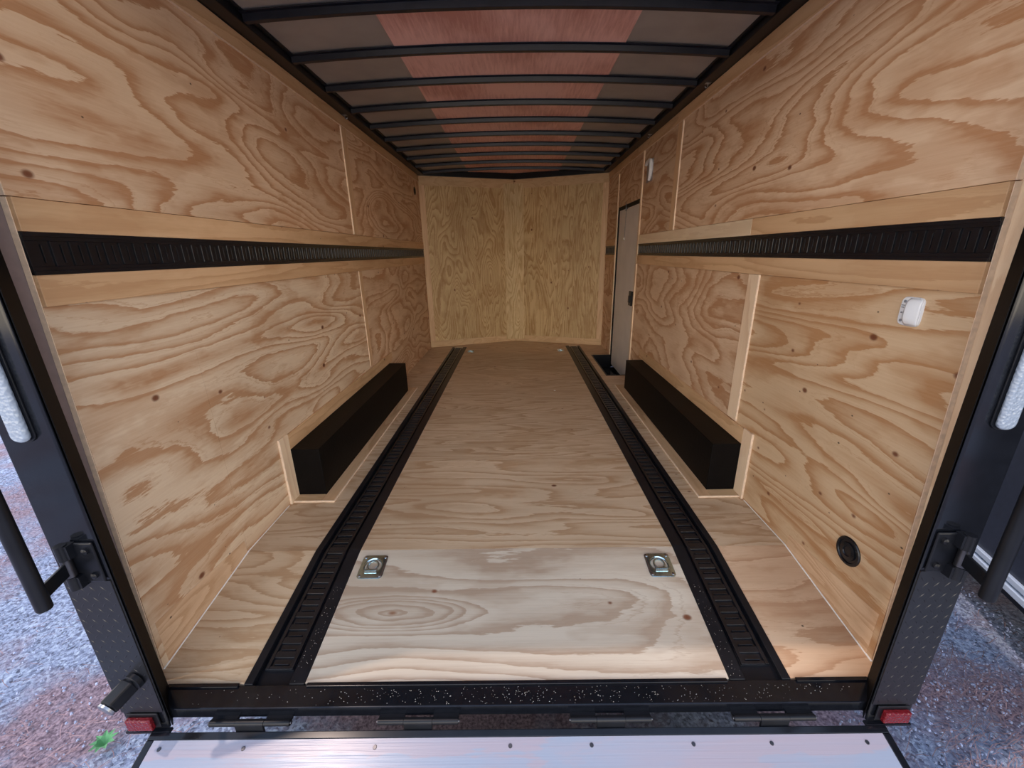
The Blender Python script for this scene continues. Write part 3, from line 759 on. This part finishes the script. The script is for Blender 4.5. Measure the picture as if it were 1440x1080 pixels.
def diamond_mesh(b, s, x0, x1, z0, z1, y):
    px, pz = 0.029, 0.030; j = 0; z = z0+0.012
    while z < z1-0.008:
        i = 0; x = x0+0.010+(px/2 if j % 2 else 0)
        while x < x1-0.008:
            a = 0.9 if j % 2 else -0.9
            L_, w_ = 0.0105, 0.0021
            dx, dz = math.cos(a)*L_, math.sin(a)*L_; nx, nz = -math.sin(a)*w_, math.cos(a)*w_
            k = len(b.v); b.v += [(x-dx, y, z-dz), (x+nx, y, z+nz), (x+dx, y, z+dz), (x-nx, y, z-nz), (x, y-0.0012, z)]
            b.f += [(k, k+1, k+4), (k+1, k+2, k+4), (k+2, k+3, k+4), (k+3, k, k+4)]
            x += px
        z += pz*0.62; j += 1

def post(s):
    sd = 'left' if s < 0 else 'right'
    r = empty('rear_post', (s*1.13, -0.045, -0.13))
    b = MB()
    # plan outline: rear face, slanted return towards the wall lining, outer side
    pl = [(1.062, -SH+0.004), (1.066, -SH), (1.186, -SH), (1.192, -SH+0.006), (1.200, -0.0), (1.130, 0.0)]
    b.prism([(s*x, y) for x, y in pl], -0.135, 2.25, 'z')
    b.build('post_body', M['gloss_black'], r, bevel=0.002)
    b = MB(); b.prism([(s*1.0600, -SH+0.006), (s*1.1285, 0.0005), (s*1.1270, 0.0015), (s*1.0585, -SH+0.007)], -0.134, 2.2, 'z')
    b.build('inner_return', M['return_black'], r)
    b = MB(); b.box(*sorted((s*1.0625, s*1.187)), -SH-0.003, -SH-0.0003, -0.062, 0.428)
    diamond_mesh(b, s, 1.0625 if s > 0 else -1.187, 1.187 if s > 0 else -1.0625, -0.055, 0.425, -SH-0.003)
    b.build('diamond_plate', M['diamond'], r)
    for (x, z) in ((1.083, 1.08), (1.083, 0.17)):
        q = MB(); q.lathe([(0.005, 0), (0.0045, 0.003), (0.002, 0.004)], (s*1.10, -0.040-0.0, z), (-s*0.75, -0.55, 0), 12); q.build('bolt', M['steel'], r, smooth=True)
    b = MB(); b.box(*sorted((s*1.055, s*1.19)), -SH-0.012, -SH+0.002, -0.142, -0.134); b.build('foot_plate', M['gloss_black'], r, bevel=0.001)
    tag(r, 'black steel post with diamond plate foot at the %s side of the rear opening' % sd, 'post')
    # light bar
    lb = empty('light_bar', (s*1.122, -SH-0.008, 1.1))
    b = MB(); zz0, zz1 = 0.850, 1.42; w_ = 0.020; xc = s*1.124
    out = []
    for k in range(13): a = math.pi*k/12; out.append((xc-math.cos(a)*(w_+0.005), zz1+math.sin(a)*(w_)))
    for k in range(13): a = math.pi*k/12; out.append((xc+math.cos(a)*(w_+0.005), zz0-math.sin(a)*(w_)))
    b.prism(out, -SH-0.004, -SH-0.0004, 'y'); b.build('bezel', M['satin_black'], lb, bevel=0.001)
    b = MB(); out = []
    for k in range(13): a = math.pi*k/12; out.append((xc-math.cos(a)*w_, zz1+math.sin(a)*(w_*0.8)))
    for k in range(13): a = math.pi*k/12; out.append((xc+math.cos(a)*w_, zz0-math.sin(a)*(w_*0.8)))
    b.prism(out, -SH-0.018, -SH-0.004, 'y'); b.build('lens', M['clear_lens'], lb, bevel=0.006, seg=3, smooth=True)
    tag(lb, 'tall clear light bar on the upper %s rear post' % sd, 'light bar')
    # red marker light
    m_ = empty('marker_light', (s*1.125, -SH-0.01, -0.10))
    MB().box(*sorted((s*1.078, s*1.172)), -SH-0.008, -SH-0.0035, -0.120, -0.064).build('housing', M['satin_black'], m_, bevel=0.002)
    MB().box(*sorted((s*1.092, s*1.168)), -SH-0.022, -SH-0.008, -0.116, -0.074).build('lens', M['red_lens'], m_, bevel=0.003)
    tag(m_, 'small red marker light at the foot of the %s rear post' % sd, 'marker light')
    # swing-arm pipe with its hinge bracket
    h = empty('hinged_pipe', (s*1.10, -SH-0.01, 0.49))
    b = MB(); b.box(*sorted((s*1.066, s*1.135)), -SH-0.010, -SH-0.0035, 0.432, 0.552); hp = b.build('hinge_plate', M['satin_black'], h, bevel=0.004)
    for z in (0.455, 0.53):
        q = MB(); q.lathe([(0.009, 0), (0.0085, 0.006), (0.004, 0.009)], (s*1.085, -SH-0.010, z), (0, -1, 0), 14); q.build('bolt', M['satin_black'], hp, smooth=True)
    xb, yb = s*1.131, -SH-0.022
    for z0, z1 in ((0.424, 0.462), (0.514, 0.556)):
        b = MB(); b.tube([(xb, yb, z0), (xb, yb, z1)], 0.0125, 20); b.box(*sorted((s*1.112, s*1.131)), yb-0.004, -SH-0.004, z0+0.002, z1-0.002)
        b.build('hinge_knuckle', M['satin_black'], h, smooth=True)
    b = MB(); b.tube([(xb, yb, 0.463), (xb, yb, 0.513)], 0.0115, 20); b.build('hinge_barrel', M['dark_steel'], h, smooth=True)
    px_, py_ = s*1.103, -0.205
    b = MB(); o0 = len(b.v); 
    d_ = Vector((px_-xb, py_-yb, 0)); Ln = d_.length; d_.normalize(); nn = Vector((-d_.y, d_.x, 0))
    b.box(0, Ln, -0.004, 0.004, 0.470, 0.506); b.xf(lambda x, y, z: (xb+d_.x*x+nn.x*y, yb+d_.y*x+nn.y*y, z)); b.build('hinge_arm', M['satin_black'], h, bevel=0.002)
    b = MB(); b.tube([(px_, py_, 0.452), (px_, py_, 0.455), (px_, py_, 1.60)], [0.0140, 0.0150, 0.0150], 28); b.build('pipe', M['satin_black'], h, smooth=True)
    tag(h, 'black vertical steel pipe hinged to the %s rear post by a bracket' % sd, 'pipe')
post(-1); post(1)

# lock receiver lug on the left post
h = empty('lock_receiver', (-1.115, -SH-0.03, 0.05))
def seg(b, p0, p1, w, t):
    p0, p1 = Vector(p0), Vector(p1); d_ = (p1-p0); L_ = d_.length; d_.normalize(); up = Vector((0, 0, 1)) if abs(d_.z) < 0.9 else Vector((1, 0, 0))
    s_ = d_.cross(up).normalized(); u_ = s_.cross(d_); o0 = len(b.v); b.box(-w, w, 0, L_, -t, t); b.xf(lambda x, y, z: tuple(p0+s_*x+d_*y+u_*z), o0)
b = MB(); b.lathe([(0.026, 0.0), (0.026, 0.012), (0.020, 0.016)], (-1.100, -SH-0.003, 0.075), (-0.25, -1, -0.1), 24); b.build('base', M['satin_black'], h, smooth=True)
b = MB(); seg(b, (-1.104, -SH-0.014, 0.074), (-1.122, -SH-0.074, 0.060), 0.019, 0.021); b.build('socket', M['satin_black'], h, bevel=0.006)
b = MB(); b.lathe([(0.024, 0.0), (0.024, 0.006), (0.02, 0.008)], (-1.122, -SH-0.074, 0.060), (-0.3, -1, -0.25), 24); b.build('cap', M['steel'], h, smooth=True)
tag(h, 'black lock receiver with steel cap sticking out of the left diamond plate', 'lock receiver')

# ------------------------------------------------------------------ ramp door and hinges
RA = math.atan2(0.3, 1.0)
def ramp_fn(x, u, h):   # u distance down the ramp from its hinge edge, h out of its surface
    return (x, -0.102 - u*math.cos(RA) - h*math.sin(RA), -0.136 - u*math.sin(RA) + h*math.cos(RA))
rp = empty('ramp_door', (0, -0.11, -0.16))
b = MB(); RWd = 1.112; RL = 1.42
b.box(-RWd, RWd, 0, 0.019, -0.045, 0.0); b.box(-RWd, RWd, RL-0.03, RL, -0.045, 0.0)
b.box(-RWd, -RWd+0.022, 0.019, RL-0.03, -0.045, 0.0); b.box(RWd-0.022, RWd, 0.019, RL-0.03, -0.045, 0.0); b.box(-RWd+0.022, RWd-0.022, 0.019, RL-0.03, -0.045, -0.02)
b.xf(ramp_fn); b.build('ramp_frame', M['gloss_black'], rp, bevel=0.002)
b = MB(); b.box(-RWd+0.0225, RWd-0.0225, 0.0195, RL-0.0305, -0.019, -0.001); b.xf(ramp_fn)
b.build('ramp_deck', plywood('sky_tinted_ramp_plywood', 'x', 80, pale=(0.26, 0.31, 0.41), dark=(0.34, 0.29, 0.34), bands=3, size=1.4, stretch=3, knots=0.0, rough=0.25, contrast=0.8, spec=0.4), rp)  # blue-white sky reflection is put into the deck colours
for x in (-1.06, -0.81, -0.02, 0.22, 0.52, 0.75, 1.03, -0.42):
    b = MB(); b.lathe([(0.006, -0.001), (0.005, 0.001), (0.002, 0.001)], (x, 0, 0), (0, 0, 1), 12); b.xf(lambda X, Y, Z: ramp_fn(X, 0.040+Y, Z)); b.build('screw', M['dark_steel'], rp, smooth=True)
tag(rp, 'lowered plywood ramp door with black steel frame below the rear sill', 'ramp door')
hx = [(-0.935, -0.69, 'leftmost'), (-0.425, -0.175, 'second from left'), (0.16, 0.41, 'third from left'), (0.655, 0.905, 'rightmost')]
hinge0 = None
for i, (x0, x1, w_) in enumerate(hx):
    if i == 0:
        hinge0 = empty('ramp_hinge', ((x0+x1)/2, -0.088, -0.128))
        c = (x0+x1)/2; y, z = -0.0905, -0.1165
        for a0, a1 in ((c-0.122, c-0.044), (c+0.044, c+0.122)):
            b = MB(); b.tube([(a0, y, z), (a1, y, z)], 0.0092, 18); b.box(a0, a1, -0.084, -0.0718, -0.1215, -0.1115); b.build('sill_knuckle', M['satin_black'], hinge0, smooth=True)
        b = MB(); b.tube([(c-0.043, y, z), (c+0.043, y, z)], 0.0102, 18)
        b.box(c-0.042, c+0.042, y-0.0102, y-0.003, z-0.034, z); b.build('ramp_knuckle', M['satin_black'], hinge0, smooth=True)
        b = MB(); b.tube([(c-0.126, y, z), (c+0.126, y, z)], 0.005, 12); b.build('hinge_pin', M['dark_steel'], hinge0, smooth=True)
        o = hinge0; c0 = c
    else:
        o = copy_tree(hinge0); o.location.x = (x0+x1)/2
    tag(o, 'black barrel hinge joining ramp to sill, %s of the four hinges' % w_, 'hinge', 'ramp hinges along the sill')

# ------------------------------------------------------------------ outside: ground, straw, gravel, neighbour trailer
b = MB(); n = 90; S = 14.0
import mathutils
for j in range(n+1):
    for i in range(n+1):
        x = -S+2*S*i/n; y = -S+2*S*j/n
        b.v.append((x, y, GZ + 0.018*mathutils.noise.noise(Vector((x*0.9, y*0.9, 3.0)))+0.008*mathutils.noise.noise(Vector((x*5, y*5, 1.0)))-0.02))
for j in range(n):
    for i in range(n): a = j*(n+1)+i; b.f.append((a, a+1, a+n+2, a+n+1))
tag(b.build('ground', M['ground'], smooth=True), 'gravel ground with pine straw around the trailer', kind='structure')

def scatter_area():
    if R.random() < 0.62: return (R.uniform(-4.6, -1.26), R.uniform(-0.2, 2.6))
    return (R.uniform(1.26, 2.5), R.uniform(-0.2, 1.0))
b = MB()
for _ in range(9000):
    x, y = scatter_area()
    k = mathutils.noise.noise(Vector((x*1.3, y*1.3, 7)))
    if k < 0.02 and R.random() < 0.82: continue
    a = R.gauss(0.35, 0.6); L_ = R.uniform(0.03, 0.085); w_ = 0.0010; z = GZ+0.001+R.uniform(0, 0.006)
    dx, dy = math.cos(a)*L_/2, math.sin(a)*L_/2; nx, ny = -math.sin(a)*w_, math.cos(a)*w_; t = R.uniform(-0.006, 0.006); kx = R.uniform(-0.1, 0.1)*L_
    i0 = len(b.v)
    b.v += [(x-dx-nx, y-dy-ny, z-t), (x-dx+nx, y-dy+ny, z-t), (x+kx*ny/w_*0+nx, y+ny+kx, z+0.004), (x-nx, y-ny+kx, z+0.004), (x+dx+nx, y+dy+ny, z+t), (x+dx-nx, y+dy-ny, z+t), (x, y+kx, z+0.0055)]
    b.f += [(i0, i0+1, i0+2, i0+3), (i0+3, i0+2, i0+4, i0+5)]
tag(b.build('pine_straw', M['straw']), 'brown pine needles lying over the gravel beside the trailer', 'pine straw', kind='stuff')
b = MB()
for _ in range(9000):
    x, y = scatter_area(); r_ = R.uniform(0.002, 0.0065); z = GZ-0.014
    i0 = len(b.v); a0 = R.uniform(0, 6)
    for k in range(5):
        a = a0+k*1.2566; q = r_*R.uniform(0.7, 1.2); b.v.append((x+math.cos(a)*q, y+math.sin(a)*q, z))
    for k in range(4):
        a = a0+0.5+k*1.5708; q = r_*R.uniform(0.4, 0.8); b.v.append((x+math.cos(a)*q, y+math.sin(a)*q, z+r_*R.uniform(0.7, 1.3)))
    b.f += [(i0, i0+1, i0+6, i0+5), (i0+1, i0+2, i0+6), (i0+2, i0+3, i0+7, i0+6), (i0+3, i0+4, i0+8, i0+7), (i0+4, i0, i0+5, i0+8), (i0+5, i0+6, i0+7, i0+8)]
tag(b.build('gravel', M['stone']), 'loose grey gravel stones beside the trailer', 'gravel', kind='stuff')
# small weed by the left rear foot
wd = MB()
for k in range(9):
    a = k*0.7; p = Vector((-1.60, 0.12, GZ)); tip = p+Vector((math.cos(a)*0.045, math.sin(a)*0.045, 0.03)); sd_ = Vector((-math.sin(a), math.cos(a), 0))*0.010
    mid = (p+tip)/2+Vector((0, 0, 0.014)); i0 = len(wd.v); wd.v += [tuple(p), tuple(mid+sd_), tuple(tip), tuple(mid-sd_), tuple(mid-Vector((0, 0, 0.004)))]
    wd.f += [(i0, i0+1, i0+4), (i0+1, i0+2, i0+4), (i0+2, i0+3, i0+4), (i0+3, i0, i0+4)]
tag(wd.build('green_weed', M['leaf']), 'tiny green weed on the gravel below the left rear post', 'weed')
# sawdust and chips on the sill and along the tracks
b = MB()
for _ in range(520):
    if R.random() < 0.8: x = R.gauss(0.15, 0.55); y = R.uniform(-0.066, -0.014); zt = -ZB+0.0003
    else: x = R.choice((-1, 1))*R.uniform(0.69, 0.73); y = R.uniform(0.005, 0.35); zt = fz(y)+0.0034
    if abs(x) > 1.05: continue
    r_ = R.uniform(0.0005, 0.0013); i0 = len(b.v)
    b.v += [(x-r_, y-r_*0.6, zt), (x+r_, y-r_*0.4, zt), (x+r_*0.3, y+r_, zt), (x, y, zt+r_*0.9)]
    b.f += [(i0, i0+1, i0+3), (i0+1, i0+2, i0+3), (i0+2, i0, i0+3)]
tag(b.build('sawdust_debris', M['wood_chip']), 'white specks of sawdust on the black rear sill', 'debris', kind='stuff')

# neighbouring trailer to the right, its side turned a little
nb = empty('parked_trailer', (2.3, 0.6, GZ))
ux = Vector((0.292, 0.956, 0)).normalized(); nx_ = Vector((-ux.y, ux.x, 0)); p0 = Vector((2.352, 0.792, 0))
def nf(a, q, z): v = p0 + ux*a - nx_*q; return (v.x, v.y, z)    # a along, q away from us
b = MB(); b.box(-1.6, 4.0, 0.0, 2.2, -0.25, 1.9); b.xf(nf); b.build('body', M['neighbour_panel'], nb, bevel=0.01)
b = MB(); b.box(-1.62, 4.02, -0.016, 0.02, -0.240, -0.212); b.box(-1.62, 4.02, -0.022, 0.02, -0.282, -0.252); b.xf(nf); b.build('bottom_rail', M['alu'], nb, bevel=0.004)
b = MB(); b.box(-1.6, 4.0, 0.02, 0.10, -0.34, -0.25); b.box(-1.6, 4.0, 2.0, 2.1, -0.34, -0.25); b.xf(nf); b.build('chassis', M['satin_black'], nb)
for a_ in (1.6, 2.45):
    b = MB(); c = Vector(nf(a_, 0.12, GZ+0.33)); b.lathe([(0.16, -0.10), (0.30, -0.09), (0.33, -0.05), (0.33, 0.05), (0.30, 0.09), (0.16, 0.10)], c, nx_, 40)
    b.build('wheel', M['rubber'], nb, smooth=True)
tag(nb, 'dark charcoal trailer with bright bottom rail parked beside the right rear post', 'trailer')
